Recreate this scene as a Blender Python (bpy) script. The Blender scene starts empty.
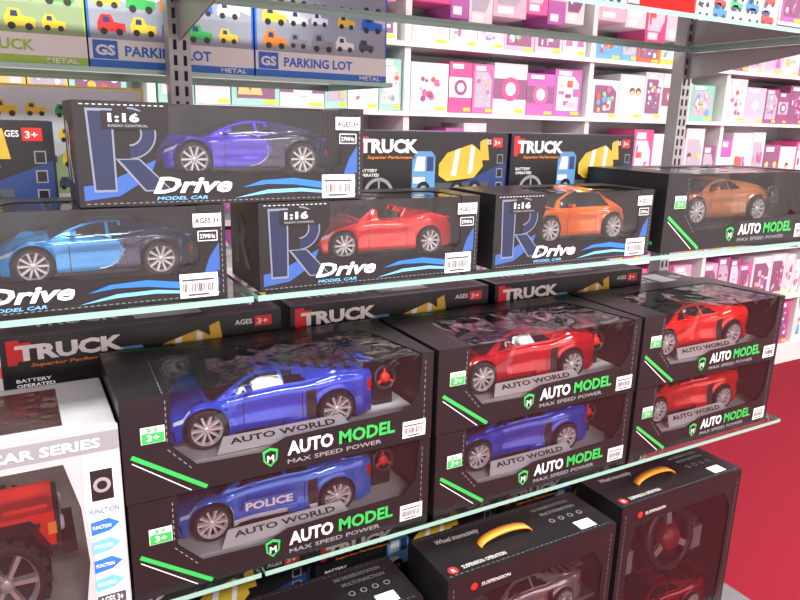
import bpy, math, random
from mathutils import Vector, Matrix
from mathutils.geometry import tessellate_polygon
random.seed(7)
H=1.6
S=bpy.context.scene
try: S.view_settings.view_transform='Standard'
except Exception: pass
# ------------------------------------------------------------ materials
MATS={}
def mat(name,col,rough=.45,metal=0,noise=0,coat=0,spec=.5,emit=0,bump=0,scale=40):
    if name in MATS: return MATS[name]
    m=bpy.data.materials.new(name); m.use_nodes=True
    nt=m.node_tree; b=nt.nodes['Principled BSDF']
    c=(col[0],col[1],col[2],1)
    b.inputs['Base Color'].default_value=c
    b.inputs['Roughness'].default_value=rough
    b.inputs['Metallic'].default_value=metal
    b.inputs['Coat Weight'].default_value=coat
    b.inputs['Coat Roughness'].default_value=.03
    b.inputs['Specular IOR Level'].default_value=spec
    if noise or bump:
        tc=nt.nodes.new('ShaderNodeTexCoord'); n=nt.nodes.new('ShaderNodeTexNoise')
        n.inputs['Scale'].default_value=scale; n.inputs['Detail'].default_value=4
        nt.links.new(tc.outputs['Object'],n.inputs['Vector'])
        if noise:
            r=nt.nodes.new('ShaderNodeMapRange')
            r.inputs['To Min'].default_value=1-noise; r.inputs['To Max'].default_value=1+noise
            nt.links.new(n.outputs['Fac'],r.inputs['Value'])
            mx=nt.nodes.new('ShaderNodeVectorMath'); mx.operation='SCALE'
            mx.inputs[0].default_value=col[:3]
            nt.links.new(r.outputs['Result'],mx.inputs['Scale'])
            nt.links.new(mx.outputs['Vector'],b.inputs['Base Color'])
        if bump:
            bp=nt.nodes.new('ShaderNodeBump'); bp.inputs['Strength'].default_value=bump; bp.inputs['Distance'].default_value=.002
            nt.links.new(n.outputs['Fac'],bp.inputs['Height']); nt.links.new(bp.outputs['Normal'],b.inputs['Normal'])
    MATS[name]=m; return m
def clear(name,tint,rough,base,blend,bump=0,haze=0):
    m=bpy.data.materials.new(name); m.use_nodes=True; nt=m.node_tree
    nt.nodes.clear()
    o=nt.nodes.new('ShaderNodeOutputMaterial'); mix=nt.nodes.new('ShaderNodeMixShader')
    t=nt.nodes.new('ShaderNodeBsdfTransparent'); t.inputs[0].default_value=(*tint,1)
    g=nt.nodes.new('ShaderNodeBsdfGlossy'); g.inputs['Roughness'].default_value=rough
    f=nt.nodes.new('ShaderNodeFresnel'); f.inputs['IOR'].default_value=blend
    mr=nt.nodes.new('ShaderNodeMath'); mr.operation='MULTIPLY_ADD'; mr.inputs[1].default_value=1.0; mr.inputs[2].default_value=base
    mr.use_clamp=True
    nt.links.new(f.outputs[0],mr.inputs[0]); nt.links.new(mr.outputs[0],mix.inputs[0])
    src=t.outputs[0]
    if haze:
        d=nt.nodes.new('ShaderNodeBsdfDiffuse'); d.inputs[0].default_value=(.8,.82,.85,1)
        hm=nt.nodes.new('ShaderNodeMixShader'); hm.inputs[0].default_value=haze
        nt.links.new(t.outputs[0],hm.inputs[1]); nt.links.new(d.outputs[0],hm.inputs[2]); src=hm.outputs[0]
    nt.links.new(src,mix.inputs[1]); nt.links.new(g.outputs[0],mix.inputs[2]); nt.links.new(mix.outputs[0],o.inputs[0])
    if bump:
        tc=nt.nodes.new('ShaderNodeTexCoord'); n=nt.nodes.new('ShaderNodeTexNoise'); n.inputs['Scale'].default_value=9
        n.inputs['Detail'].default_value=1.5; n.inputs['Distortion'].default_value=1.2
        nt.links.new(tc.outputs['Object'],n.inputs['Vector'])
        bp=nt.nodes.new('ShaderNodeBump'); bp.inputs['Strength'].default_value=bump; bp.inputs['Distance'].default_value=.014
        nt.links.new(n.outputs['Fac'],bp.inputs['Height']); nt.links.new(bp.outputs['Normal'],g.inputs['Normal'])
    return m
CARD=mat('black_card',(.011,.011,.0125),.34,noise=.15,bump=.05)
CARD2=mat('navy_card',(.012,.015,.034),.34,noise=.1)
INS=mat('grey_insert_card',(.15,.16,.175),.5,noise=.1)
INSD=mat('dark_insert_card',(.035,.037,.045),.5,noise=.1)
INSW=mat('pale_tray_card',(.55,.56,.59),.45)
WHITE=mat('white_print',(.80,.80,.80),.5)
GREY=mat('grey_print',(.25,.26,.28),.5)
DGREY=mat('dark_grey_print',(.06,.065,.075),.5)
GREEN=mat('green_print',(.03,.42,.08),.5)
RED=mat('red_print',(.7,.02,.02),.5)
ORANGE=mat('orange_print',(.85,.25,.02),.45)
YEL=mat('yellow_print',(.85,.6,.04),.5)
BLUE=mat('blue_print',(.02,.16,.62),.5)
LBLUE=mat('light_blue_print',(.15,.45,.85),.5)
DBLUE=mat('dark_blue_print',(.015,.04,.16),.45)
PALE=mat('pale_print',(.62,.68,.72),.5)
BLACK=mat('black_plastic',(.012,.012,.013),.4)
RUBBER=mat('tyre_rubber',(.014,.014,.015),.7,bump=.3,scale=200)
CHROME=mat('rim_silver',(.70,.70,.72),.25,metal=.3)
SILVER=mat('silver_plastic',(.45,.45,.47),.3,metal=.4)
CGLASS=mat('car_window_tint',(.010,.012,.018),.06,spec=.4)
LENS=mat('lamp_lens',(.50,.56,.64),.12)
TAIL=mat('tail_lens',(.5,.01,.01),.15)
TAN=mat('tan_seat',(.42,.22,.12),.5)
PLASTIC=clear('clear_window_plastic',(.98,.985,.985),.03,.02,1.5,bump=.55,haze=.010)
GLASS=clear('shelf_glass',(.88,.95,.93),.02,.02,1.45)
GEDGE=mat('shelf_glass_edge',(.24,.46,.39),.15,spec=.9)
WMETAL=mat('white_metal',(.74,.74,.74),.4)
GMETAL=mat('grey_metal',(.34,.35,.36),.38,metal=.3,noise=.08)
DECK=mat('grey_deck',(.12,.12,.125),.5,noise=.1)
DSLOT=mat('slot_dark',(.01,.01,.01),.8)
# ------------------------------------------------------------ mesh builder
class Fr:
    def __init__(s,o,ax,ay,n): s.o,s.ax,s.ay,s.n=map(Vector,(o,ax,ay,n))
    def __call__(s,a,b,off=0): return s.o+s.ax*a+s.ay*b+s.n*off
TC={}
def textmesh(t,bold=.02,shear=0):
    k=(t,bold,shear)
    if k in TC: return TC[k]
    c=bpy.data.curves.new('t','FONT'); c.body=t; c.size=1; c.offset=bold; c.shear=shear; c.resolution_u=2; c.fill_mode='FRONT'
    o=bpy.data.objects.new('t',c); S.collection.objects.link(o)
    dg=bpy.context.evaluated_depsgraph_get(); dg.update()
    me=bpy.data.meshes.new_from_object(o.evaluated_get(dg))
    v=[tuple(p.co) for p in me.vertices]; f=[tuple(p.vertices) for p in me.polygons]
    bpy.data.objects.remove(o); bpy.data.curves.remove(c); bpy.data.meshes.remove(me)
    if v:
        x0=min(p[0] for p in v);x1=max(p[0] for p in v);y0=min(p[1] for p in v);y1=max(p[1] for p in v)
        v=[((p[0]-x0)/(x1-x0),(p[1]-y0)/(y1-y0)) for p in v]
    TC[k]=(v,f); return TC[k]
class MB:
    def __init__(s): s.v=[];s.f=[];s.mi=[];s.sm=[];s.slots=[]
    def m(s,mt):
        if mt not in s.slots: s.slots.append(mt)
        return s.slots.index(mt)
    def face(s,pts,mt,sm=False):
        n=len(s.v); s.v+= [tuple(p) for p in pts]; s.f.append(tuple(range(n,n+len(pts)))); s.mi.append(s.m(mt)); s.sm.append(sm)
    def mesh(s,vs,fs,mt,sm=False):
        n=len(s.v); s.v+=[tuple(p) for p in vs]
        for i,f in enumerate(fs):
            s.f.append(tuple(n+a for a in f)); s.mi.append(s.m(mt[i] if isinstance(mt,list) else mt)); s.sm.append(sm)
    def flat(s,fr,pts,mt,off=.0004,hole=None):
        loops=[[Vector((a,b,0)) for a,b in pts]]
        if hole: loops.append([Vector((a,b,0)) for a,b in hole])
        tris=tessellate_polygon(loops); allp=[p for l in loops for p in l]
        n=fr.ax.cross(fr.ay).dot(fr.n)
        out=[]
        for t in tris:
            a,b,c=[allp[i] for i in t]
            ar=(b-a).cross(c-a).z
            if abs(ar)<1e-12: continue
            out.append(t if (ar>0)==(n>0) else t[::-1])
        s.mesh([fr(p.x,p.y,off) for p in allp],out,mt)
    def rect(s,fr,a0,b0,a1,b1,mt,off=.0004): s.flat(fr,[(a0,b0),(a1,b0),(a1,b1),(a0,b1)],mt,off)
    def disc(s,fr,a,b,r,mt,off=.0005,n=24,r2=None,ry=None):
        ry=ry or r
        o=[(a+r*math.cos(2*math.pi*i/n),b+ry*math.sin(2*math.pi*i/n)) for i in range(n)]
        if r2:
            k=r2/r
            for i in range(n):
                j=(i+1)%n
                q=[o[i],o[j],(a+(o[j][0]-a)*k,b+(o[j][1]-b)*k),(a+(o[i][0]-a)*k,b+(o[i][1]-b)*k)]
                s.face([fr(x,y,off) for x,y in q],mt)
        else: s.face([fr(x,y,off) for x,y in o],mt)
    def text(s,fr,t,a,b,w,h,mt,off=.0008,bold=.02,shear=0,rot=0):
        v,f=textmesh(t,bold,shear); c,sn=math.cos(rot),math.sin(rot)
        s.mesh([fr(a+x*w*c-y*h*sn,b+x*w*sn+y*h*c,off) for x,y in v],f,mt)
    def line(s,fr,a0,b0,a1,b1,w,mt,off=.0006):
        d=Vector((a1-a0,b1-b0)).normalized(); n=Vector((-d.y,d.x))*w/2
        s.flat(fr,[(a0+n.x,b0+n.y),(a0-n.x,b0-n.y),(a1-n.x,b1-n.y),(a1+n.x,b1+n.y)],mt,off)
    def dash(s,fr,a0,b0,a1,b1,n,w,mt,off=.0006):
        for i in range(n):
            t0=i/n;t1=(i+.55)/n
            s.line(fr,a0+(a1-a0)*t0,b0+(b1-b0)*t0,a0+(a1-a0)*t1,b0+(b1-b0)*t1,w,mt,off)
    def box(s,x0,x1,y0,y1,z0,z1,mt,M=None):
        v=[Vector((x,y,z)) for x in(x0,x1) for y in(y0,y1) for z in(z0,z1)]
        if M: v=[M@p for p in v]
        s.mesh(v,[(0,1,3,2),(4,6,7,5),(0,4,5,1),(2,3,7,6),(0,2,6,4),(1,5,7,3)],mt)
    def lathe(s,prof,mt,M,n=28,sm=True,mts=None):
        vs=[];fs=[];ml=[]
        for i in range(n):
            a=2*math.pi*i/n
            for r,h in prof: vs.append(M@Vector((r*math.cos(a),r*math.sin(a),h)))
        k=len(prof)
        for i in range(n):
            for j in range(k-1):
                fs.append((i*k+j,((i+1)%n)*k+j,((i+1)%n)*k+j+1,i*k+j+1)); ml.append(mts[j] if mts else mt)
        s.mesh(vs,fs,ml,sm)
    def tube(s,path,r,mt,n=8,closed=False):
        vs=[];fs=[];P=[Vector(p) for p in path];m=len(P)
        for i,p in enumerate(P):
            a=P[(i-1)%m] if (closed or i>0) else p; b=P[(i+1)%m] if (closed or i<m-1) else p
            t=(b-a).normalized(); u=t.cross(Vector((0,0,1)))
            if u.length<1e-3: u=t.cross(Vector((0,1,0)))
            u.normalize(); w=t.cross(u)
            for k in range(n):
                an=2*math.pi*k/n; vs.append(p+(u*math.cos(an)+w*math.sin(an))*r)
        for i in range(m if closed else m-1):
            for k in range(n):
                j=(i+1)%m
                fs.append((i*n+k,i*n+(k+1)%n,j*n+(k+1)%n,j*n+k))
        s.mesh(vs,fs,mt,True)
    def data(s,name,sharp=None):
        me=bpy.data.meshes.new(name); me.from_pydata(s.v,[],s.f)
        for m_ in s.slots: me.materials.append(m_)
        me.polygons.foreach_set('material_index',s.mi); me.polygons.foreach_set('use_smooth',s.sm); me.update()
        if sharp:
            try: me.set_sharp_from_angle(angle=math.radians(sharp))
            except Exception: pass
        return me
def link(name,data,parent=None,loc=(0,0,0),rz=0,sc=None):
    o=bpy.data.objects.new(name,data); S.collection.objects.link(o)
    o.location=loc; o.rotation_euler=(0,0,rz)
    if sc: o.scale=(sc,sc,sc)
    if parent: o.parent=parent
    return o
def faces(w,d,h):
    return (Fr((0,0,0),(1,0,0),(0,0,1),(0,-1,0)), Fr((0,0,h),(1,0,0),(0,1,0),(0,0,1)), Fr((0,d,0),(0,-1,0),(0,0,1),(-1,0,0)))
# ------------------------------------------------------------ wheel & cars
def wheel(b,c,r,wd,side,spokes=10,rimc=None,M0=Matrix()):
    rimc=rimc or CHROME
    R=Matrix.Rotation(math.radians(90)*(1 if side<0 else -1),4,'X')
    M=M0@Matrix.Translation(c)@R
    h=wd/2
    b.lathe([(r*.72,-h),(r*.93,-h),(r,-h*.75),(r,h*.75),(r*.95,h),(r*.78,h),(r*.76,h*.90),(r*.68,h*.5),(r*.64,h*.2),(0,h*.2)],None,M,28,True,
      [RUBBER]*5+[rimc,rimc,BLACK,BLACK])
    for i in range(spokes):
        a=2*math.pi*i/spokes
        Q=M@Matrix.Rotation(a,4,'Z')
        t0=r*.06;t1=r*.085
        v=[(r*.1,-t0,h*.25),(r*.1,t0,h*.25),(r*.74,t1,h*.3),(r*.74,-t1,h*.3),(r*.1,-t0*.8,h*.75),(r*.1,t0*.8,h*.75),(r*.74,t1*.7,h*.86),(r*.74,-t1*.7,h*.86)]
        b.mesh([Q@Vector(p) for p in v],[(4,7,6,5),(0,1,5,4),(1,2,6,5),(2,3,7,6),(3,0,4,7)],rimc)
    b.lathe([(r*.17,h*.2),(r*.17,h*.85),(r*.1,h*.95),(0,h*.95)],rimc,M,14)
def lerp(tab,x,lin=False):
    if x<=tab[0][0]: return tab[0][1]
    for i in range(len(tab)-1):
        (a,p),(b,q)=tab[i],tab[i+1]
        if x<=b:
            t=(x-a)/(b-a)
            if lin: return p+(q-p)*t
            def slope(k):
                if k<=0 or k>=len(tab)-1: return None
                return (tab[k+1][1]-tab[k-1][1])/(tab[k+1][0]-tab[k-1][0])
            s=(q-p)/(b-a); m0=slope(i); m1=slope(i+1); m0=s if m0 is None else m0; m1=s if m1 is None else m1
            h=b-a; t2=t*t;t3=t2*t
            return (2*t3-3*t2+1)*p+(t3-2*t2+t)*h*m0+(-2*t3+3*t2)*q+(t3-t2)*h*m1
    return tab[-1][1]
def refine(P,n):
    out=[]
    for i in range(len(P)-1):
        p0=P[max(i-1,0)];p1=P[i];p2=P[i+1];p3=P[min(i+2,len(P)-1)]
        for k in range(n):
            t=k/n; out.append(tuple(.5*((2*b)+(-a+c)*t+(2*a-5*b+4*c-d)*t*t+(-a+3*b-3*c+d)*t**3) for a,b,c,d in zip(p0,p1,p2,p3)))
    return out+[P[-1]]
ST={
 'super':dict(deck=[(0,.085),(.015,.115),(.06,.142),(.17,.182),(.30,.212),(.6,.235),(.8,.255),(.96,.262),(1,.245)],
   roof=[(.20,.186),(.30,.236),(.44,.293),(.56,.300),(.78,.274),(.95,.262)],hw=[(0,.11),(.02,.18),(.09,.212),(.18,.222),(.27,.215),(.38,.198),(.55,.205),(.66,.230),(.82,.236),(.95,.226),(1,.20)],
   wr=.112,wx=(.19,.80),r=.090,ws=(.20,.44),rf=(.44,.60),side=(.32,.66),zb=.038,sp=1,convert=0),
 'round':dict(deck=[(0,.085),(.02,.135),(.08,.17),(.2,.205),(.33,.222),(.6,.235),(.8,.25),(.94,.225),(1,.17)],
   roof=[(.26,.212),(.38,.268),(.5,.303),(.6,.305),(.8,.275),(.96,.215)],hw=[(0,.12),(.03,.175),(.15,.215),(.35,.198),(.55,.206),(.8,.228),(.95,.20),(1,.16)],
   wr=.118,wx=(.19,.81),r=.094,ws=(.26,.46),rf=(.46,.7),side=(.35,.66),zb=.045,sp=0,convert=0),
 'open':dict(deck=[(0,.10),(.02,.14),(.1,.175),(.25,.215),(.36,.235),(.6,.235),(.8,.262),(.94,.25),(1,.20)],
   roof=[(.3,.235),(.42,.305),(.44,.305)],hw=[(0,.14),(.03,.185),(.15,.215),(.35,.202),(.55,.207),(.8,.225),(.95,.205),(1,.175)],
   wr=.13,wx=(.18,.80),r=.090,ws=(.3,.44),rf=(2,2),side=(.36,.43),zb=.045,sp=0,convert=1),
 'hatch':dict(deck=[(0,.10),(.02,.155),(.08,.205),(.18,.24),(.30,.25),(.6,.255),(.8,.255),(.94,.215),(1,.14)],
   roof=[(.22,.245),(.32,.320),(.42,.372),(.53,.395),(.66,.380),(.80,.32),(.96,.215)],hw=[(0,.13),(.03,.18),(.16,.222),(.35,.205),(.55,.208),(.8,.228),(.95,.20),(1,.15)],
   wr=.122,wx=(.17,.80),r=.102,ws=(.22,.41),rf=(.41,.68),side=(.29,.78),zb=.05,sp=0,convert=0)}
def car_mesh(style,paint,two=None,police=False,name='car'):
    p=ST[style]; b=MB(); lin=style=='super'; D=lambda s:lerp(p['deck'],s,lin); W=lambda s:lerp(p['hw'],s,lin)
    r=p['r']; R=r*1.12; zc=r; RN=3
    xs=set(i/72 for i in range(73))
    for c in p['wx']:
        xs={x for x in xs if abs(x-c)>R*1.02}
        for k in range(19): xs.add(c+R*math.cos(math.pi*k/18))
        xs.add(c+R*1.015); xs.add(c-R*1.015)
    for q in (.362,.366,.635,.639): xs.add(q)
    xs=sorted(xs); rings=[]
    for x in xs:
        w=W(x); zd=D(x); zl=p['zb']
        for c in p['wx']:
            if abs(x-c)<=R*1.0001: zl=max(zl,zc+math.sqrt(max(0,R*R-(x-c)**2)))
        f=sum(math.exp(-((x-c)/.085)**2) for c in p['wx'])
        zs=max(zd*.83+.016*f,zl+.012); zf=max(zd*.96+.016*f,zl+.018)
        hh=zs-zl
        mid=math.exp(-((x-.5)/.14)**2)
        half=[(w*(.97+.03*f),zl),(w*(.985+.02*f),zl+hh*.22),(w*(.945-.025*mid+.045*f),zl+hh*.62),(w*(.96+.02*f),zs),(w*.86,zf),(w*.48,zd*.995),(0,zd*(1.01 if not lin else .985))]
        half=refine(half,RN)
        rings.append([(x,-a,z) for a,z in half]+[(x,a,z) for a,z in half[-2::-1]])
    n=len(rings[0]); vs=[q for rg in rings for q in rg]; fs=[];ml=[]
    for i in range(len(xs)-1):
        xm=(xs[i]+xs[i+1])/2
        for j in range(n-1):
            js=min(j,n-2-j); jj=js//RN; m_=paint
            tt=js/(6*RN)
            if two and xm>.50+.13*math.sin(math.pi*min(1,tt*1.5)): m_=two
            if two and jj>=5 and xm<.9: m_=paint
            if abs(xm-.364)<.003 or abs(xm-.637)<.003:
                if jj<=2: m_=BLACK
            if .655<xm<.70 and jj in(1,2) and lin: m_=BLACK
            if lin and .60<xm<.69 and jj==0: m_=BLACK
            if (.04 if not lin else .06)<xm<(.11 if not lin else .13) and js in(RN*3,RN*3+1): m_=LENS
            if xm<.04 and jj in(0,1): m_=BLACK
            if xm>.975 and jj==2: m_=TAIL
            if p['convert'] and .44<xm<.68 and jj==5: m_=BLACK
            if lin and .70<xm<.92 and jj==5 and int(xm*44)%2==0: m_=BLACK
            if police and jj==0 and .28<xm<.7: m_=WHITE
            fs.append((i*n+j,(i+1)*n+j,(i+1)*n+j+1,i*n+j+1)); ml.append(m_)
    b.mesh(vs,fs,ml,True)
    for rg,sg in((rings[0],-1),(rings[-1],1)):
        b.face(rg if sg>0 else rg[::-1],paint)
        x=rg[0][0]; w=W(x); zd=D(x)
        fr=Fr((x,0,0),(0,1,0),(0,0,1),(sg,0,0))
        b.flat(fr,[(-w*.8,.045),(w*.8,.045),(w*.65,zd*.62),(-w*.65,zd*.62)],BLACK,.002)
        if sg>0:
            for q in(-1,1): b.flat(fr,[(q*w*.45,zd*.68),(q*w*.88,zd*.68),(q*w*.85,zd*.86),(q*w*.45,zd*.82)],TAIL,.003)
    b.box(-.012,.05,-W(.02)*.85,W(.02)*.85,.030,.043,BLACK)
    b.box(.04,.96,-.155,.155,.045,.130,BLACK)
    b.box(.28,.70,-W(.5)*1.0,W(.5)*1.0,.030,.048,BLACK)
    a,e=p['roof'][0][0],p['roof'][-1][0]; N=44; cr=[];cx=[a+(e-a)*i/N for i in range(N+1)]; CN=3
    for x in cx:
        zd=D(x); zr=max(lerp(p['roof'],x,lin),zd+.002); k=min(1,(zr-zd)/.06)
        wb=W(x)*.86; wr=wb+(p['wr']-wb)*k
        half=[(wb,zd*.94),(wb*.985,zd+.002*k),(wr+.012,zr-.014*k),(wr-.004,zr-.003*k),(wr*.55,zr+.002),(0,zr+.004)]
        if not lin: half=half[:1]+refine(half[1:],CN)
        else:
            hh=half[:1]
            for u in range(1,5): hh+=[(half[u][0]+(half[u+1][0]-half[u][0])*q/CN,half[u][1]+(half[u+1][1]-half[u][1])*q/CN) for q in range(CN)]
            half=hh+[half[5]]
        cr.append([(x,-q,z) for q,z in half]+[(x,q,z) for q,z in half[-2::-1]])
    n=len(cr[0]); fs=[];ml=[]
    s0,s1=p['side']
    for i in range(N):
        xm=(cx[i]+cx[i+1])/2
        for j in range(n-1):
            js=min(j,n-2-j); jj=0 if js==0 else 1+(js-1)//CN; m_=two if (two and xm>.62 and jj<3) else paint
            if jj==1:
                sub=(js-1)/CN; lo=s0+.05*sub; hi=s1-.07*sub
                if lo<xm<hi and (style=='hatch' or not (.545<xm<.558)): m_=CGLASS
            if jj in(3,4) and p['ws'][0]+.015<xm<p['ws'][1]: m_=CGLASS
            if jj in(3,4) and p['rf'][1]<xm<e-.05: m_=CGLASS if (not lin or int(xm*30)%2==0) else BLACK if jj==4 else paint
            fs.append((i*n+j,(i+1)*n+j,(i+1)*n+j+1,i*n+j+1)); ml.append(m_)
    b.mesh([q for rg in cr for q in rg],fs,ml,True)
    if p['convert']:
        b.face(cr[-1],CGLASS)
        for sy in(-1,1):
            b.box(.50,.60,sy*.07-.04,sy*.07+.04,.20,.232,TAN)
            b.box(.58,.615,sy*.07-.032,sy*.07+.032,.22,.275,BLACK)
            b.tube([(.64,sy*.07-.045,.24),(.67,sy*.07-.04,.29),(.67,sy*.07+.04,.29),(.64,sy*.07+.045,.24)],.010,paint)
    for sy in(-1,1):
        y0=sy*(W(.4)*.88); y1=y0+sy*.045
        b.box(.37,.40,min(y0,y1),max(y0,y1),D(.4)+.012,D(.4)+.034,paint)
        if lin:
            b.mesh([(.012,sy*.10,.05),(.06,sy*.205,.05),(.055,sy*.203,.095),(.012,sy*.12,.10)],[(0,1,2,3) if sy<0 else (3,2,1,0)],BLACK)
            b.box(.55,.70,sy*.222-.004,sy*.222+.004,.05,.075,paint)
    if two:
        for sy in(-1,1):
            P=[]
            for k in range(17):
                a_=math.radians(95-185*k/16); P.append((.50+.115*math.cos(a_),sy*(W(.55)*(.985-.10*max(0,math.sin(a_)))),.145+.088*math.sin(a_)))
            b.tube(P,.0045,SILVER)
    if p['sp']:
        b.box(.93,1.0,-.19,.19,.292,.300,paint)
        for sy in(-1,1): b.box(.945,.98,sy*.14-.006,sy*.14+.006,.25,.293,BLACK)
    elif style!='hatch': b.box(.95,.995,-.15,.15,D(.97)-.002,D(.97)+.008,paint)
    for c in p['wx']:
        for sy in(-1,1): wheel(b,(c,sy*(W(c)*.88),zc),r,.078,sy)
    if police:
        fr=Fr((0,-.2215,0),(1,0,0),(0,0,1),(0,-1,0))
        b.flat(fr,[(.33,.10),(.60,.10),(.585,.165),(.34,.165)],paint,.0)
        b.text(fr,'POLICE',.345,.112,.23,.042,WHITE,.002,bold=.04)
        b.box(.50,.53,-.09,.09,.303,.322,BLUE)
    return b.data(name,28 if lin else 40)
def paint(n,c,m=.25): return mat('paint_'+n,c,.16,metal=m,coat=1)
BLU=paint('cobalt_blue',(.02,.075,.62)); LB=paint('police_blue',(.02,.16,.74)); BLU2=paint('purple_blue',(.055,.025,.66)); SKY=paint('sky_blue',(.02,.36,.85))
NAVY=paint('navy',(.008,.014,.07)); REDP=paint('red',(.78,.012,.01)); DRED=paint('dark_red',(.50,.006,.012)); ORP=paint('orange',(.80,.16,.01)); RO=paint('bright_red',(.80,.02,.012)); BRZ=paint('bronze',(.40,.14,.05)); SLV=paint('silver',(.45,.46,.48),.5); MAR=paint('maroon',(.40,.012,.02))
CARS={'auto_blue':car_mesh('super',BLU),'auto_pol':car_mesh('super',LB,police=True),'auto_dred':car_mesh('super',DRED),'auto_ro':car_mesh('super',RO),'auto_brz':car_mesh('round',BRZ),
 'd_purple':car_mesh('round',BLU2,NAVY),'d_sky':car_mesh('round',SKY,NAVY),'d_red':car_mesh('open',REDP),'d_or':car_mesh('hatch',ORP),'c_silver':car_mesh('super',SLV),'c_maroon':car_mesh('super',MAR)}
# ------------------------------------------------------------ carton with wrap-over window
def carton(b,w,d,h,fn,tn,card,ins):
    F,T,L=faces(w,d,h)
    fp=[(0,0),(w,0),(w,h)]+[(u*w,v*h) for u,v in fn[::-1]]+[(0,h)]
    b.flat(F,fp,card,0)
    tp=[(0,d),(0,0)]+[(u*w,v*d) for u,v in tn]+[(w,0),(w,d)]
    b.flat(T,tp,card,0)
    t=.0015
    b.box(0,w,d-t,d,0,h-.0005,card); b.box(0,w,t,d-t,0,t,card)
    b.box(0,t,.0005,d-t,t,h-.0005,card); b.box(w-t,w,.0005,d-t,t,h-.0005,card)
    b.face([(w*.02,d-.006,t),(w*.98,d-.006,t),(w*.98,d-.006,h-.003),(w*.02,d-.006,h-.003)],ins)
def barcode(b,F,a,c,w,h):
    b.rect(F,a,c,a+w,c+h,WHITE,.0012)
    b.rect(F,a+w*.06,c+h*.70,a+w*.9,c+h*.78,DGREY,.0016)
    x=a+w*.08
    while x<a+w*.88:
        q=random.uniform(.01,.035)*w; b.rect(F,x,c+h*.25,x+q,c+h*.6,BLACK,.0016); x+=q+random.uniform(.015,.035)*w
    b.rect(F,a+w*.2,c+h*.08,a+w*.75,c+h*.16,DGREY,.0016)
def window(w,d,h,fn,tn):
    b=MB()
    us=[u for u,v in fn]+[u for u,v in tn]; u0=max(.01,min(us)-.02);u1=min(.99,max(us)+.02)
    v0=min(v for u,v in fn)-.05; d1=max(v for u,v in tn)+.04
    b.face([(u0*w,.0012,v0*h),(u1*w,.0012,v0*h),(u1*w,.0012,h-.0012),(u0*w,.0012,h-.0012)],PLASTIC)
    b.face([(u0*w,.0012,h-.0012),(u1*w,.0012,h-.0012),(u1*w,d1*d,h-.0012),(u0*w,d1*d,h-.0012)],PLASTIC)
    return b.data('window')
def controller(b,M,r,col):
    b.lathe([(r*.8,-r*.12),(r,-r*.12),(r*1.05,0),(r,r*.12),(r*.8,r*.12),(r*.76,0),(r*.8,-r*.12)],BLACK,M,24)
    b.lathe([(r*.42,-r*.1),(r*.42,r*.1),(r*.3,r*.2),(0,r*.22)],col,M,18)
    for k in range(3):
        Q=M@Matrix.Rotation(math.radians(90+120*k),4,'Z'); b.box(r*.3,r*.85,-r*.1,r*.1,-r*.06,r*.08,SILVER if r>.05 else col,Q)
def root(name,loc,rz=0):
    o=bpy.data.objects.new(name,None); o.empty_display_size=.05; S.collection.objects.link(o); o.location=loc; o.rotation_euler=(0,0,rz); return o
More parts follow.
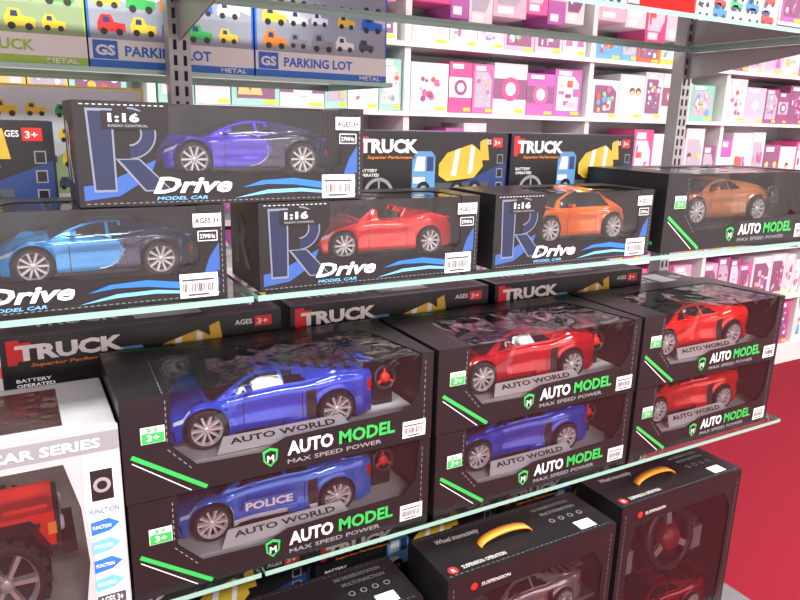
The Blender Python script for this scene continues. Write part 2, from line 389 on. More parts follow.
def auto_box(x,y,z,w,car,rz=0,L=.365,cx=.125,plate=True):
    d,h=.236,.168
    fn=[(.135,1),(.13,.50),(.20,.27),(.39,.25),(.47,.36),(.90,.39),(.945,.55),(.955,1)]
    tn=[(.135,0),(.15,.66),(.20,.76),(.86,.76),(.90,.66),(.955,0)]
    b=MB(); carton(b,w,d,h,fn,tn,CARD,INS); F,T,Lf=faces(w,d,h)
    b.line(F,.012,h*.46,w*.225,h*.02,.007,GREEN,.0006); b.line(F,.012,h*.40,w*.18,h*.02,.0015,WHITE,.0006)
    b.dash(F,w*.12,h*.55,w*.12,h*.97,7,.0012,GREY); b.dash(F,w*.12,h*.47,w*.19,h*.22,5,.0012,GREY)
    b.dash(F,w*.968,h*.1,w*.968,h*.95,12,.0012,GREY); b.dash(T,w*.02,d*.84,w*.97,d*.84,46,.0012,GREY); b.dash(T,w*.115,d*.02,w*.13,d*.7,12,.0012,GREY)
    b.line(T,w*.04,d*.97,w*.30,d*.88,.004,GREEN)
    b.rect(F,w*.05,h*.56,w*.115,h*.72,WHITE,.0010); b.rect(F,w*.052,h*.565,w*.113,h*.66,GREEN,.0014)
    b.text(F,'3+',w*.062,h*.665,.020,h*.045,GREEN,.0016); b.text(F,'3+',w*.066,h*.585,.018,h*.06,WHITE,.0018)
    b.text(F,'AUTO',w*.475,h*.155,w*.155,h*.15,WHITE,bold=.035); b.text(F,'MODEL',w*.65,h*.155,w*.205,h*.15,GREEN,bold=.035)
    b.text(F,'MAX SPEED POWER',w*.475,h*.065,w*.33,h*.048,GREY,bold=.01)
    sh=[(.395,.25),(.42,.28),(.445,.25),(.442,.14),(.42,.075),(.398,.14)]
    b.flat(F,[(u*w,v*h) for u,v in sh],GREEN,.0006); b.flat(F,[(.42*w+(u-.42)*w*.72,.17*h+(v-.17)*h*.72) for u,v in sh],CARD,.0009)
    b.text(F,'M',w*.409,h*.13,w*.022,h*.07,WHITE,.0012)
    for k in range(2):
        for q in range(2): b.disc(T,w*(.925+.03*k),d*(.86+.08*q),.006,GREEN,.0006,12,.0045)
    barcode(b,F,w*.885,h*.06,w*.09,h*.19)
    b.text(Lf,'AUTO',d*.15,h*.55,d*.35,h*.14,WHITE); b.line(Lf,d*.05,h*.5,d*.9,h*.1,.007,GREEN)
    tz=h*.27
    b.box(w*.02,w*.98,.012,d-.008,.003,tz,INSW if plate else INSD)
    if plate:
        z0,z1=h*.30,h*.42
        b.mesh([(w*.26,.005,z0),(w*.70,.005,z0),(w*.68,.024,z1),(w*.29,.024,z1),(w*.29,.026,tz),(w*.68,.026,tz)],[(0,1,2,3),(3,2,5,4)],INSW)
        sl=Vector((0,.019,z1-z0)); sl.normalize(); PF=Fr((w*.27,.005,z0),(1,0,0),sl,(0,-sl.z,sl.y))
        b.text(PF,'AUTO WORLD',w*.035,.012,w*.345,.0105,BLACK,.0008,bold=.03)
    M=Matrix.Translation((w*.885,d*.30,h*.62))@Matrix.Rotation(math.radians(78),4,'X')
    controller(b,M,.023,RED if plate else BLACK)
    b.box(w*.855,w*.93,d*.36,d*.6,tz,h*.66,BLACK)
    r=root('toy_car_box',(x,y,z),rz)
    link('carton',b.data('carton'),r); link('window',window(w,d,h,fn,tn),r)
    link('car',CARS[car],r,(w*cx,d*.53,tz+.0005),math.radians(-2),L)
    return r
def drive_box(x,y,z,w,car,rz=0):
    d,h=.150,.137
    fn=[(.29,1),(.285,.72),(.235,.50),(.27,.34),(.42,.34),(.52,.30),(.86,.30),(.905,.40),(.905,1)]
    tn=[(.29,0),(.30,.5),(.34,.66),(.86,.66),(.905,.5),(.905,0)]
    b=MB(); carton(b,w,d,h,fn,tn,CARD,mat('blue_grey_insert',(.075,.085,.105),.45)); F,T,Lf=faces(w,d,h)
    SW=mat('swoosh_blue',(.03,.10,.34),.4)
    b.flat(F,[(w*.015,h*.06),(w*.12,h*.10),(w*.22,h*.28),(w*.24,h*.45),(w*.16,h*.34),(w*.07,h*.22),(w*.015,h*.20)],SW,.0004)
    b.flat(F,[(w*.53,h*.16),(w*.60,h*.23),(w*.72,h*.25),(w*.86,h*.19),(w*.97,h*.22),(w*.97,h*.13),(w*.86,h*.12),(w*.72,h*.18),(w*.62,h*.19)],BLUE,.0004)
    b.flat(F,[(w*.50,h*.05),(w*.62,h*.13),(w*.75,h*.14),(w*.97,h*.06),(w*.97,h*.045),(w*.75,h*.10),(w*.62,h*.09)],LBLUE,.0006)
    b.flat(F,[(w*.915,h*.25),(w*.975,h*.30),(w*.975,h*.6),(w*.94,h*.45)],SW,.0004)
    R_=lambda pts,m_,k:b.flat(F,[(w*u,h*v) for u,v in pts],m_,k)
    SG=mat('silver_blue_print',(.17,.20,.27),.4); RI=mat('night_print',(.012,.022,.06),.4); o=.0008
    R_([(.045,.14),(.115,.14),(.115,.93),(.035,.93)],SG,o); R_([(.051,.165),(.109,.165),(.109,.905),(.042,.905)],RI,o+.0003)
    def arc(r0,r1,m_,k):
        n=16; cx,cy=.16,.70
        P=[(cx+r0*math.cos(math.radians(90-180*i/n))*.9,cy+r0*2.6*math.sin(math.radians(90-180*i/n))) for i in range(n+1)]
        Q=[(cx+r1*math.cos(math.radians(90-180*i/n))*.9,cy+r1*2.6*math.sin(math.radians(90-180*i/n))) for i in range(n+1)]
        for i in range(n): b.face([F(w*P[i][0],h*P[i][1],k),F(w*P[i+1][0],h*P[i+1][1],k),F(w*Q[i+1][0],h*Q[i+1][1],k),F(w*Q[i][0],h*Q[i][1],k)][::-1],m_)
    arc(.095,.04,SG,o); arc(.089,.046,RI,o+.0003)
    R_([(.115,.46),(.19,.46),(.29,.14),(.20,.14),(.13,.40)],SG,o); R_([(.125,.45),(.186,.45),(.280,.155),(.204,.155),(.139,.405)],RI,o+.0003)
    b.rect(F,w*.08,h*.74,w*.25,h*.91,CARD,.0016)
    b.text(F,'1:16',w*.10,h*.805,w*.095,h*.085,WHITE,.002,bold=.04); b.text(F,'RADIO CONTROL',w*.10,h*.76,w*.12,h*.024,GREY,.002)
    b.text(F,'Drive',w*.225,h*.115,w*.265,h*.165,WHITE,.0016,bold=.03,shear=.3); b.text(F,'MODEL CAR',w*.235,h*.05,w*.17,h*.036,LBLUE,.0014,shear=.2)
    b.dash(F,w*.02,h*.965,w*.28,h*.965,14,.001,WHITE); b.dash(F,w*.02,h*.03,w*.97,h*.03,48,.001,GREY); b.dash(F,w*.985,h*.05,w*.985,h*.95,16,.001,GREY)
    b.dash(T,w*.03,d*.76,w*.97,d*.76,44,.001,GREY)
    b.rect(F,w*.885,h*.77,w*.985,h*.91,WHITE,.0014); b.text(F,'AGES 3+',w*.892,h*.805,w*.086,h*.06,BLACK,.0018)
    b.rect(F,w*.90,h*.62,w*.97,h*.73,WHITE,.0014); b.rect(F,w*.903,h*.63,w*.967,h*.72,CARD,.0016); b.text(F,'27MHz',w*.907,h*.65,w*.055,h*.045,WHITE,.0018)
    barcode(b,F,w*.83,h*.02,w*.135,h*.26)
    b.text(Lf,'R',d*.2,h*.2,d*.5,h*.6,GREY,.0006)
    tz=h*.26; b.box(w*.02,w*.98,.010,d-.008,.003,tz,INSD)
    r=root('toy_car_box',(x,y,z),rz)
    link('carton',b.data('carton'),r); link('window',window(w,d,h,fn,tn),r)
    L=.262; link('car',CARS[car],r,(w*.255,d*.51,tz+.0005),0,L)
    return r
# ------------------------------------------------------------ truck carton
def truck_graphic(b,F,x,y,s,c1,c2):
    P=lambda pts,m_,o=.001:b.flat(F,[(x+a*s,y+c*s) for a,c in pts],m_,o)
    P([(0,.12),(1.25,.12),(1.25,.2),(0,.2)],DGREY)
    P([(0,.14),(.36,.14),(.36,.55),(.30,.62),(.06,.62),(.0,.5)],c1,.0012); P([(.03,.36),(.2,.36),(.2,.55),(.07,.55)],PALE,.0015); P([(.23,.36),(.33,.36),(.33,.55),(.23,.55)],DBLUE,.0015)
    P([(.02,.2),(.2,.2),(.2,.28),(.02,.28)],WHITE,.0015)
    P([(.42,.3),(.55,.22),(1.0,.26),(1.15,.42),(1.1,.62),(.95,.72),(.55,.6),(.42,.45)],c2,.0012); P([(.62,.30),(.70,.29),(.76,.66),(.68,.64)],WHITE,.0015); P([(.9,.31),(.97,.34),(1.0,.68),(.93,.70)],WHITE,.0015)
    P([(1.1,.5),(1.25,.5),(1.2,.8),(1.08,.75)],c2,.0014)
    for wx in(.18,.72,1.02):
        b.disc(F,x+wx*s,y+.12*s,.105*s,BLACK,.0018,18); b.disc(F,x+wx*s,y+.12*s,.05*s,GREY,.0021,12)
def truck_box(x,y,z,w,d,h,rz=0):
    b=MB(); F,T,L=faces(w,d,h); b.box(0,w,0,d,0,h,CARD2)
    b.rect(F,.004,.004,w-.004,h-.004,CARD,.0003)
    b.flat(F,[(w*.25,.004),(w-.004,.004),(w-.004,h-.06),(w*.8,h-.09),(w*.5,h-.13)],DBLUE,.0005)
    t=h-.043
    b.flat(F,[(w*.02,t-.006),(w*.05,t-.006),(w*.06,h-.006),(w*.02,h-.006)],RED,.0006)
    b.text(F,'T',w*.03,t,w*.065,.032,RED,.001,bold=.06); b.text(F,'TRUCK',w*.045,t,w*.35,.028,WHITE,.0013,bold=.05)
    b.text(F,'Superior Performance',w*.09,t-.013,w*.29,.008,ORANGE,.0012,shear=.2)
    b.text(F,'AGES',w*.81,h-.024,w*.07,.010,WHITE,.001); b.rect(F,w*.89,h-.030,w*.96,h-.010,RED,.001); b.text(F,'3+',w*.90,h-.026,w*.045,.011,WHITE,.0013)
    truck_graphic(b,F,w*.36,h-.135,.155,mat('cab_blue_print',(.10,.28,.52),.5),mat('mixer_yellow_print',(.62,.42,.04),.5))
    cx,cy=w*.16,h-.125; r=.034
    b.disc(F,cx,cy,r,GREY,.001,28,r*.8); b.disc(F,cx,cy,r*.32,RED,.001,16); b.disc(F,cx,cy,r*.2,CARD,.0013,16)
    for k in range(3):
        a=math.radians(90+120*k); b.line(F,cx+r*.3*math.cos(a),cy+r*.3*math.sin(a),cx+r*.85*math.cos(a),cy+r*.85*math.sin(a),r*.12,GREY,.001)
    b.text(F,'BATTERY',w*.04,h-.080,w*.11,.006,WHITE,.001); b.text(F,'OPERATED',w*.04,h-.089,w*.12,.006,WHITE,.001)
    for k in range(3):
        b.rect(F,w*.925,h-.065-.03*k,w*.968,h-.045-.03*k,GREY,.001); b.rect(F,w*.93,h-.063-.03*k,w*.963,h-.047-.03*k,CARD,.0013)
    b.rect(T,w*.03,d*.1,w*.97,d*.9,DGREY,.0004); b.text(T,'TRUCK',w*.1,d*.3,w*.3,d*.4,WHITE,.0008); b.text(T,'AGES 3+',w*.75,d*.4,w*.15,d*.2,WHITE,.0008)
    b.rect(T,w*.45,d*.2,w*.70,d*.8,PALE,.0008)
    b.text(L,'TRUCK',d*.15,h*.7,d*.7,h*.12,WHITE,.0008)
    return link('toy_truck_box',b.data('truck_box'),None,(x,y,z),rz)
# ------------------------------------------------------------ jeep + its box
def jeep_mesh():
    b=MB(); J=paint('jeep_red',(.75,.025,.015),.05); C=.78
    b.box(.0,C,-.15,.15,.20,.33,J); b.box(C,.98,-.15,.15,.20,.315,J); b.box(C+.03,.96,-.10,.10,.315,.326,J)
    v=[(.02,-.145,.33),(C,-.145,.33),(C,.145,.33),(.02,.145,.33),(.05,-.125,.47),(C-.07,-.125,.47),(C-.07,.125,.47),(.05,.125,.47)]
    b.mesh(v,[(0,1,5,4),(1,2,6,5),(2,3,7,6),(3,0,4,7),(4,5,6,7)],J)
    b.box(.03,C-.05,-.135,.135,.465,.485,J)
    for x0 in(.08,.31,.53):
        b.mesh([(x0,-.1445,.345),(x0+.19,-.1445,.345),(x0+.165,-.130,.452),(x0+.012,-.130,.452)],[(0,1,2,3)],CGLASS)
    b.mesh([(C-.001,-.12,.345),(C-.001,.12,.345),(C-.060,.105,.455),(C-.060,-.105,.455)],[(0,1,2,3)],CGLASS)
    for x0 in(.30,.52,.75): b.box(x0,x0+.004,-.1515,-.149,.20,.33,BLACK)
    for x0 in(.34,.56): b.box(x0,x0+.04,-.156,-.15,.295,.303,BLACK)
    b.box(.84,.93,-.1515,-.149,.265,.285,BLACK)
    b.box(.98,1.0,-.14,.14,.20,.31,BLACK)
    for k in range(7): b.box(1.0,1.006,-.075+k*.023,-.062+k*.023,.215,.285,SILVER)
    for sy in(-1,1):
        M=Matrix.Translation((1.0,sy*.105,.255))@Matrix.Rotation(math.radians(90),4,'Y'); b.lathe([(.026,0),(.026,.01),(.018,.014),(0,.014)],LENS,M,16)
        b.box(.955,.985,sy*.152-.004,sy*.152+.004,.24,.28,ORANGE)
        for cx in(.2,.8):
            b.mesh([(cx-.16,sy*.14,.2),(cx-.1,sy*.14,.3),(cx+.1,sy*.14,.3),(cx+.16,sy*.14,.2),(cx-.16,sy*.22,.19),(cx-.1,sy*.22,.285),(cx+.1,sy*.22,.285),(cx+.16,sy*.22,.19)],[(0,1,5,4),(1,2,6,5),(2,3,7,6)],BLACK)
            wheel(b,(cx,sy*.20,.14),.14,.12,sy,6,SILVER)
            for k in range(16):
                a=2*math.pi*k/16; M=Matrix.Translation((cx,sy*.20,.14))@Matrix.Rotation(a,4,'Y'); b.box(-.018,.018,-.058,.058,.134,.152,RUBBER,M)
        b.box(.3,.7,sy*.16-.02,sy*.16+.02,.17,.19,BLACK)
    b.box(1.0,1.05,-.15,.15,.16,.20,BLACK); b.box(.05,.95,-.05,.05,.12,.20,BLACK)
    b.box(.1,.6,-.1,.1,.485,.497,BLACK)
    return b.data('jeep')
def jeep_box(x,y,z):
    w,d,h=.50,.205,.305
    LG=mat('silver_card',(.42,.43,.45),.35,noise=.08)
    fn=[(.06,.84),(.04,.5),(.06,.06),(.875,.06),(.895,.3),(.885,.6),(.85,.84)]
    b=MB(); F,T,L=faces(w,d,h)
    b.flat(F,[(0,0),(w,0),(w,h),(0,h)],LG,0,hole=[(u*w,v*h) for u,v in fn])
    t=.002; b.box(0,w,d-t,d,0,h,LG); b.box(0,w,t,d-t,0,t,LG); b.box(0,t,.0005,d-t,t,h,LG); b.box(w-t,w,.0005,d-t,t,h,LG)
    tn=[(.06,.12),(.86,.12),(.86,.88),(.06,.88)]
    b.flat(T,[(0,0),(w,0),(w,d),(0,d)],LG,.0,hole=[(u*w,v*d) for u,v in tn])
    SKYB=mat('pale_rock_print',(.50,.48,.46),.6,noise=.4,scale=25)
    b.face([(.004,d-.006,.004),(w-.004,d-.006,.004),(w-.004,d-.006,h-.004),(.004,d-.006,h-.004)],SKYB); b.box(.004,w-.004,.012,d-.008,.003,.012,SKYB)
    b.rect(F,.0,h*.875,w,h*.97,GREY,.0006); b.text(F,'OFF ROAD RACING CAR SERIES',w*.15,h*.895,w*.80,h*.05,WHITE,.0012,bold=.03)
    b.flat(F,[(w*.90,h*.02),(w*.995,h*.02),(w*.995,h*.86),(w*.90,h*.86),(w*.895,h*.6),(w*.91,h*.3)],WHITE,.0006)
    for k in range(4):
        y0=h*(.44-.105*k); b.flat(F,[(w*.905,y0),(w*.955,y0+h*.01),(w*.985,y0+h*.045),(w*.955,y0+h*.08),(w*.905,y0+h*.07)],LBLUE if k%2 else BLUE,.001)
        b.text(F,'FUNCTION',w*.910,y0+h*.03,w*.05,h*.02,WHITE,.0014)
    b.text(F,'FUNCTION',w*.905,h*.55,w*.08,h*.03,BLUE,.001); b.rect(F,w*.915,h*.62,w*.975,h*.78,BLACK,.001); b.disc(F,w*.945,h*.70,.012,SILVER,.0013,20); b.disc(F,w*.945,h*.70,.007,BLACK,.0016,20)
    b.rect(F,w*.905,h*.04,w*.985,h*.10,DGREY,.001); b.text(F,'AGES 3+',w*.912,h*.05,w*.065,h*.04,WHITE,.0014)
    b.flat(F,[(w*.30,.004),(w*.80,.004),(w*.76,h*.12),(w*.34,h*.12)],CARD,.001); b.text(F,'4WD',w*.62,h*.02,w*.13,h*.08,WHITE,.0014,bold=.05,shear=.2)
    r=root('toy_jeep_box',(x,y,z)); link('carton',b.data('carton'),r)
    g=MB(); g.face([(w*.02,.0015,h*.04),(w*.90,.0015,h*.04),(w*.90,.0015,h*.86),(w*.02,.0015,h*.86)],PLASTIC); g.face([(w*.05,d*.1,h-.001),(w*.87,d*.1,h-.001),(w*.87,d*.9,h-.001),(w*.05,d*.9,h-.001)],PLASTIC)
    link('window',g.data('window'),r)
    j=link('jeep',jeep_mesh(),r,(w*.06,d*.47,.0125),0); j.scale=(.385,.34,.48)
# ------------------------------------------------------------ tall wheel-controller carton
def controller_box(x,y,z,w,d,h,rz=0,handle=True,car=None,carz=.2,wheelon=True):
    b=MB(); F,T,L=faces(w,d,h)
    hole=[(.12,.86),(.08,.70),(.08,.12),(.9,.12),(.93,.2),(.93,.78),(.86,.88),(.3,.88)]
    b.flat(F,[(0,0),(w,0),(w,h),(0,h)],CARD,0,hole=[(u*w,v*h) for u,v in hole])
    t=.002; b.box(0,w,d-t,d,0,h,CARD); b.box(0,w,t,d-t,0,t,CARD); b.box(0,t,.0005,d-t,t,h,CARD); b.box(w-t,w,.0005,d-t,t,h,CARD); b.box(t,w-t,.0005,d-t,h-t,h,CARD)
    b.face([(.004,d-.01,.004),(w-.004,d-.01,.004),(w-.004,d-.01,h-.004),(.004,d-.01,h-.004)],INSD)
    b.dash(T,w*.02,d*.06,w*.98,d*.06,34,.001,GREY); b.dash(T,w*.02,d*.94,w*.98,d*.94,34,.001,GREY)
    b.dash(F,w*.03,h*.04,w*.03,h*.96,34,.001,GREY); b.dash(F,w*.97,h*.04,w*.97,h*.96,34,.001,GREY)
    b.text(T,'Wheel interactivity',w*.10,d*.70,w*.24,d*.13,WHITE,.0006,bold=.0,shear=.35)
    b.text(T,'360 DEGREE ROTATION',w*.68,d*.78,w*.24,d*.07,GREY,.0006); b.text(T,'MULTI FUNCTION',w*.70,d*.64,w*.22,d*.07,GREY,.0006)
    for k in range(4): b.disc(T,w*(.72+.06*k),d*.48,.007,GREY,.0006,12,.005)
    b.disc(T,w*.06,d*.16,.011,RED,.0006,16); b.text(T,'R',w*.052,d*.12,.008,.010,WHITE,.001); b.text(T,'SUSPENSION: OPERATION',w*.11,d*.13,w*.24,d*.07,WHITE,.0006,bold=0)
    b.rect(T,w*.80,d*.1,w*.9,d*.30,WHITE,.0008)
    b.disc(F,w*.14,h*.93,.008,RED,.0006,16); b.text(F,'SUSPENSION',w*.18,h*.92,w*.16,h*.018,WHITE,.0006,bold=0)
    if handle:
        n=14; OR=mat('orange_handle',(.80,.28,.02),.4)
        vs=[];fs=[]
        for i in range(n+1):
            a=math.pi*i/n; cx=w*.42-math.cos(a)*w*.15; cz=h+.002+math.sin(a)*.022; cz2=h+.001+math.sin(a)*.018
            yo=d*.45
            for yy in(yo-.010,yo+.010): vs+= [(cx,yy,cz),(cx,yy,cz2)]
        for i in range(n):
            k=i*4; q=k+4
            fs+=[(k,k+2,q+2,q),(k+1,q+1,q+3,k+3),(k,q,q+1,k+1),(k+2,k+3,q+3,q+2)]
        b.mesh(vs,fs,OR,True)
    b.box(w*.05,w*.95,.02,d-.012,.003,h*.10,INSD)
    if wheelon:
        M=Matrix.Translation((w*.50,d*.22,h*.66))@Matrix.Rotation(math.radians(80),4,'X')
        controller(b,M,min(w*.20,.085),mat('maroon_plastic',(.30,.02,.03),.25))
        b.box(w*.38,w*.62,d*.38,d*.85,h*.42,h*.74,BLACK); b.box(w*.10,w*.90,d*.55,d*.85,h*.40,h*.44,BLACK)
        for q in(.20,.80):
            b.lathe([(.024,0),(.030,.05),(.022,.10),(0,.105)],BLACK,Matrix.Translation((w*q,d*.5,h*.44)),16)
            b.box(w*q-.022,w*q+.022,d*.3,d*.36,h*.48,h*.62,SILVER)
    if car: b.box(w*.06,w*.94,.018,d-.012,h*(carz-.02),h*carz,INS)
    r=root('steering_controller_box',(x,y,z),rz); link('carton',b.data('carton'),r)
    if car: link('car',CARS[car],r,(w*.16,d*.50,h*carz+.0005),0,.30)
    g=MB(); g.face([(w*.06,.0015,h*.1),(w*.95,.0015,h*.1),(w*.95,.0015,h*.90),(w*.06,.0015,h*.90)],PLASTIC); link('window',g.data('window'),r)
# ------------------------------------------------------------ place products
zM=H-.258; zL=H-.735; zB=.30; zU=H+.219
drive_box(-.135,1.0,zM,.405,'d_sky'); drive_box(.32,1.0,zM,.402,'d_red'); drive_box(.757,1.0,zM,.405,'d_or')
drive_box(.08,1.0,zM+.1385,.412,'d_purple')
auto_box(1.20,1.0,zM,.53,'auto_brz',cx=.2,L=.33,plate=False)
auto_box(.108,1.0,zL,.53,'auto_pol'); auto_box(.106,1.0,zL+.1690,.533,'auto_blue')
auto_box(.652,1.0,zL,.515,'auto_blue'); auto_box(.650,1.0,zL+.1690,.52,'auto_dred')
auto_box(1.180,1.0,zL,.50,'auto_ro'); auto_box(1.180,1.0,zL+.1690,.50,'auto_ro')
truck_box(.59,1.25,zM,.38,.15,.24); truck_box(.98,1.25,zM,.38,.15,.24); truck_box(-.33,1.25,zM,.40,.15,.245)
for x in(-.54,-.04,.46,.96): truck_box(x,1.25,zL,.48,.15,.378)
truck_box(1.45,1.25,zL,.26,.15,.32)
jeep_box(-.397,1.0,zL)
controller_box(.66,.95,zB,.445,.15,.45,car='c_silver',carz=.60,wheelon=False); controller_box(1.162,.985,zB,.43,.15,.45,car='c_maroon',carz=.14)
controller_box(.20,.99,zB,.43,.15,.40,handle=False); controller_box(-.26,.99,zB,.43,.15,.40,handle=False)
for x in(-.50,0,.50,1.0): truck_box(x,1.22,zB,.48,.18,.42)
# ------------------------------------------------------------ gondola shelving
def glass_shelf(x0,x1,y0,y1,z,t=.009):
    b=MB(); b.face([(x0,y0,z),(x1,y0,z),(x1,y1,z),(x0,y1,z)],GLASS)
    for q in([(x0,y0,z-t),(x1,y0,z-t),(x1,y0,z),(x0,y0,z)],[(x1,y0,z-t),(x1,y1,z-t),(x1,y1,z),(x1,y0,z)],[(x1,y1,z-t),(x0,y1,z-t),(x0,y1,z),(x1,y1,z)],[(x0,y1,z-t),(x0,y0,z-t),(x0,y0,z),(x0,y1,z)]): b.face(q,GEDGE)
    return link('glass_shelf',b.data('glass_shelf'))
PX=[-1.11,.31,1.73]
for z in(zL,zM,zU):
    for a,c in((-1.10,.305),(.312,1.725)): glass_shelf(a,c,.985,1.415,z-.0005)
glass_shelf(-1.10,.80,1.475,1.85,1.6865); glass_shelf(-1.10,.80,1.475,1.85,1.40)
for px in PX:
    b=MB(); b.box(px-.02,px+.02,1.42,1.46,.301,2.35,GMETAL)
    z=.35
    while z<2.33:
        for q in(-.009,.009): b.box(px+q-.003,px+q+.003,1.4185,1.4205,z,z+.018,DSLOT)
        z+=.028
    for zz in(zL,zM,zU):
        zt=zz-.0105
        b.mesh([(px-.002+k*.004,y_,z_) for k in(0,1) for y_,z_ in((1.42,zt-.07),(1.42,zt),(1.02,zt),(1.02,zt-.012))],[(0,1,2,3),(7,6,5,4),(0,3,7,4),(3,2,6,7),(2,1,5,6)],GMETAL)
        b.box(px-.008,px+.008,1.02,1.42,zt-.003,zt,GMETAL)
    link('shelf_upright',b.data('shelf_upright'))
b=MB(); b.box(-1.12,1.74,.94,1.94,.06,.299,DECK); b.box(-1.12,1.74,.93,.94,.10,.299,GMETAL); b.box(-1.1,1.72,.98,1.9,0,.06,BLACK)
link('gondola_base',b.data('gondola_base'))
def playset_box(x,y,z,w,d,h,c1,c2,t1,t2,kind=0,name='toy_vehicle_set_box'):
    b=MB(); F,T,L=faces(w,d,h); b.box(0,w,0,d,0,h,c1)
    b.rect(F,.004,h*.20,w-.004,h-.004,PALE,.0004)
    b.flat(F,[(.004,h*.2),(w-.004,h*.2),(w-.004,h*.45),(w*.6,h*.6),(w*.3,h*.42),(.004,h*.55)],mat('grass_print',(.30,.42,.22),.5) if not kind else mat('road_print',(.32,.36,.42),.5),.0005)
    b.rect(F,0,0,w,h*.20,WHITE,.0004); b.rect(F,0,0,w,h*.055,c1,.0007); b.text(F,'METAL',w*.78,h*.012,w*.17,h*.034,WHITE,.001)
    b.text(F,t1,w*.20,h*.085,w*.52,h*.075,c1,.001,bold=.03)
    b.rect(F,w*.02,h*.06,w*.16,h*.19,c1,.0008); b.text(F,t2,w*.035,h*.085,w*.11,h*.075,WHITE,.0012,bold=.04)
    cols=[YEL,GREEN,RED,BLUE,ORANGE,DGREY,WHITE,GREY]
    for r_ in range(4):
        for k in range(5):
            x0=w*(.04+.185*k+random.uniform(-.02,.02)); y0=h*(.25+.18*r_+random.uniform(-.01,.01)); s=w*random.uniform(.12,.17)
            c=random.choice(cols) if kind else [YEL,GREEN,DGREY,YEL][(k+r_)%4]
            b.flat(F,[(x0,y0),(x0+s,y0),(x0+s,y0+s*.3),(x0+s*.6,y0+s*.35),(x0+s*.5,y0+s*.6),(x0+s*.15,y0+s*.6),(x0,y0+s*.3)],c,.0008)
            b.flat(F,[(x0+s*.2,y0+s*.32),(x0+s*.45,y0+s*.32),(x0+s*.42,y0+s*.52),(x0+s*.22,y0+s*.52)],DBLUE,.001)
            for q in(.22,.78): b.disc(F,x0+s*q,y0,s*.13,BLACK,.0012,12)
    link(name,b.data(name),None,(x,y,z))
playset_box(-.16,1.49,1.687,.315,.2,.26,mat('lime_print',(.35,.6,.08),.5),WHITE,'FARM TRUCK','GS')
playset_box(.158,1.49,1.687,.318,.2,.26,BLUE,WHITE,'PARKING LOT','GS',1); playset_box(.48,1.49,1.687,.31,.2,.26,BLUE,WHITE,'PARKING LOT','GS',2)
playset_box(-.48,1.49,1.687,.315,.2,.26,BLUE,WHITE,'AIRPORT','GS',3)
playset_box(-.40,1.49,1.401,.36,.2,.250,YEL,WHITE,'CITY','GS',1); playset_box(-.02,1.49,1.401,.27,.2,.25,YEL,WHITE,'ARMY','MY',0)
playset_box(.98,1.20,zU,.26,.14,.12,RED,WHITE,'SPARE TIRE','GS',2); playset_box(1.36,1.12,zU,.30,.16,.12,RED,WHITE,'SPEED CAR','GS',1); playset_box(.56,1.2,zU,.36,.16,.14,BLUE,WHITE,'RACING','GS',3)
# ------------------------------------------------------------ far shelving with toy boxes
PK=[(.74,.13,.36),(.66,.08,.27),(.80,.36,.56),(.75,.66,.70),(.46,.12,.42),(.78,.46,.60),(.70,.68,.72),(.30,.08,.22)]
CL=[(.75,.75,.75),(.70,.12,.06),(.80,.50,.08),(.12,.35,.65),(.2,.55,.4),(.78,.78,.76),(.6,.62,.66)]
def pm(c): return mat('box_%02d_%02d_%02d'%tuple(int(v*99) for v in c[:3]),c[:3],.5)
def toy_row(b,x0,x1,y,z,hh,pal,wr=(.09,.20)):
    x=x0
    while x<x1-.07:
        w=min(random.uniform(*wr),x1-x); h=hh*random.uniform(.72,.97); c=pm(random.choice(pal)); cc=random.choice(pal); c2=pm(cc)
        b.box(x,x+w,y,y+.2,z,z+h,c); F=Fr((x,y,z),(1,0,0),(0,0,1),(0,-1,0))
        k=random.choice([0,1,1,2,2,3])
        pan=pm(random.choice([(.80,.80,.82),(.75,.6,.7),(.25,.1,.2),(.45,.40,.50),cc]))
        if k<3: b.flat(F,[(w*.1,h*.12),(w*.9,h*.12),(w*.9,h*.7),(w*.7,h*.85),(w*.1,h*.85)],pan,.001)
        if k==0:
            for q in random.sample([.25,.5,.75],random.choice([1,2])):
                s=min(h*.2,w*.25); b.flat(F,[(w*q-s*.6,h*.18),(w*q+s*.6,h*.18),(w*q+s*.18,h*.5),(w*q-s*.18,h*.5)],c2,.0025); b.disc(F,w*q,h*.62,s*.45,pm(random.choice([(.8,.6,.1),(.15,.06,.03),(.7,.1,.3)])),.002,12); b.disc(F,w*q,h*.58,s*.32,pm((.8,.5,.35)),.003,12)
        elif k==1:
            for q in range(14): b.disc(F,w*random.uniform(.18,.82),h*random.uniform(.2,.75),min(w,h)*random.uniform(.03,.10),pm(random.choice(pal+pal+CL)),.002+.0003*q,9)
        elif k==2:
            for q in range(11):
                a=w*random.uniform(.12,.7); e=h*random.uniform(.14,.65); b.rect(F,a,e,a+w*random.uniform(.05,.22),e+h*random.uniform(.04,.18),pm(random.choice(pal+pal+CL)),.002+.0003*q)
        else:
            b.rect(F,0,h*.3,w,h*.7,pan,.001); b.disc(F,w*.5,h*.5,min(w,h)*.28,c2,.002,16); b.disc(F,w*.5,h*.5,min(w,h)*.16,WHITE,.003,14)
        b.rect(F,w*.12,h*.87,w*.6,h*.96,WHITE,.002); b.rect(F,w*.65,h*.03,w*.95,h*.10,YEL,.002)
        x+=w+random.uniform(.001,.006)
FY=2.75; lv=[.14,.50,.86,1.20,1.65,1.94,2.24]
b=MB(); b.box(-.6,7.0,FY+.36,FY+.38,0,2.62,WMETAL); b.box(-.6,7.0,FY,FY+.36,0,.12,WMETAL)
for z in lv[1:]+[2.58]: b.box(-.6,7.0,FY,FY+.36,z-.022,z-.002,WMETAL)
b.box(-.6,7,FY,FY+.36,.12,.138,WMETAL)
for k in range(8): b.box(-.6+k*1.08,-.57+k*1.08,FY+.02,FY+.355,.138,2.6,WMETAL)
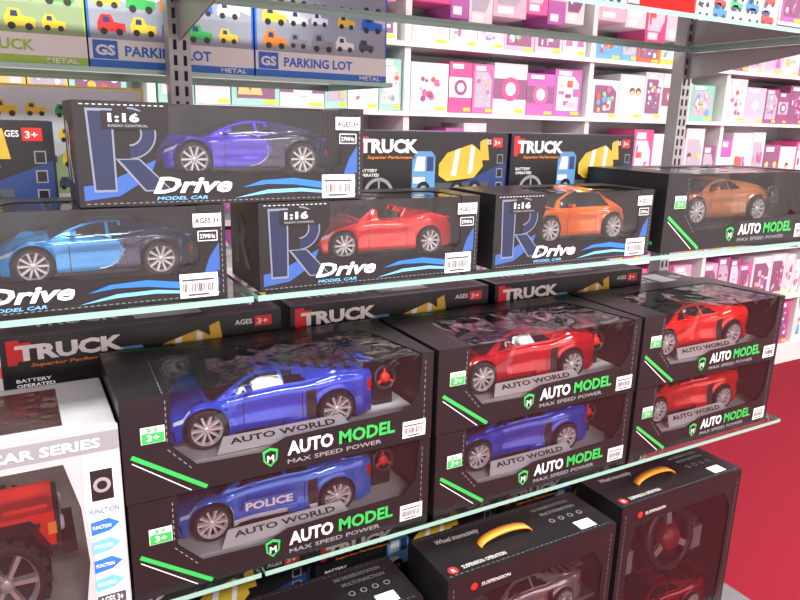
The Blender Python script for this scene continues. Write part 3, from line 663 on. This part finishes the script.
shelving=link('white_wall_shelving',b.data('wall_shelving'))
for i,z in enumerate(lv):
    nh=(lv+[2.58])[i+1]-z-.03
    b=MB()
    for k in range(7):
        a=-.56+k*1.08
        pal=PK if 1<=k<=4 else CL
        if k<=1 and i>=4: pal=[(.78,.75,.72),(.75,.5,.2),(.6,.62,.66),(.3,.6,.5)]
        if k==3 and i>=4: pal=CL+PK[:1]
        toy_row(b,a,a+1.03,FY+.03,z,nh,pal)
    link('doll_box_row',b.data('doll_box_row'),shelving)
# ------------------------------------------------------------ room
def plane(name,pts,m_):
    b=MB(); b.face(pts,m_); return link(name,b.data(name))
CARPET=mat('red_carpet',(.20,.008,.020),.95,noise=.25,bump=.4,scale=120,spec=.2)
WALL=mat('wall_paint',(.78,.78,.77),.7,noise=.03,scale=6); CEIL=mat('ceiling_tile',(.82,.82,.82),.8,noise=.04,scale=8)
X0,X1,Y0,Y1,ZC=-3.5,8,-3,3.2,3.0
plane('floor',[(X0,Y0,0),(X1,Y0,0),(X1,Y1,0),(X0,Y1,0)],CARPET)
plane('ceiling',[(X0,Y0,ZC),(X0,Y1,ZC),(X1,Y1,ZC),(X1,Y0,ZC)],CEIL)
plane('wall_back',[(X0,Y1,0),(X1,Y1,0),(X1,Y1,ZC),(X0,Y1,ZC)],WALL); plane('wall_front',[(X0,Y0,0),(X0,Y0,ZC),(X1,Y0,ZC),(X1,Y0,0)],WALL)
plane('wall_left',[(X0,Y0,0),(X0,Y1,0),(X0,Y1,ZC),(X0,Y0,ZC)],WALL); plane('wall_right',[(X1,Y0,0),(X1,Y0,ZC),(X1,Y1,ZC),(X1,Y1,0)],WALL)
def lamp(x,y,lx=1.2,ly=.3,p=40):
    b=MB(); b.box(-lx/2-.03,lx/2+.03,-ly/2-.03,ly/2+.03,.0,.05,WMETAL)
    r=link('ceiling_light',b.data('light_housing'),None,(x,y,ZC-.052))
    l=bpy.data.lights.new('tube','AREA'); l.shape='RECTANGLE'; l.size=lx; l.size_y=ly; l.energy=p; l.color=(1,.985,.955)
    link('tube_light',l,r,(0,0,-.004))
for x in(-1.6,.3,2.2,4.1,6.0):
    for y,p in((-1.6,70),(.1,60),(2.2,14)): lamp(x,y,p=p)
w=bpy.data.worlds.new('World'); S.world=w; w.use_nodes=True; w.node_tree.nodes['Background'].inputs[0].default_value=(.8,.85,.9,1); w.node_tree.nodes['Background'].inputs[1].default_value=.5
# ------------------------------------------------------------ camera
cam=bpy.data.cameras.new('camera'); co=bpy.data.objects.new('camera',cam); S.collection.objects.link(co)
xa=Vector((.873,-.4866,.025)).normalized(); za=Vector((-.477,-.843,.2486)); za=(za-xa*za.dot(xa)).normalized(); ya=za.cross(xa)
M=Matrix((xa,ya,za)).transposed().to_4x4(); M.translation=(0,0,H); co.matrix_world=M
cam.sensor_width=36; cam.lens=693/800*36; cam.clip_start=.02
S.camera=co
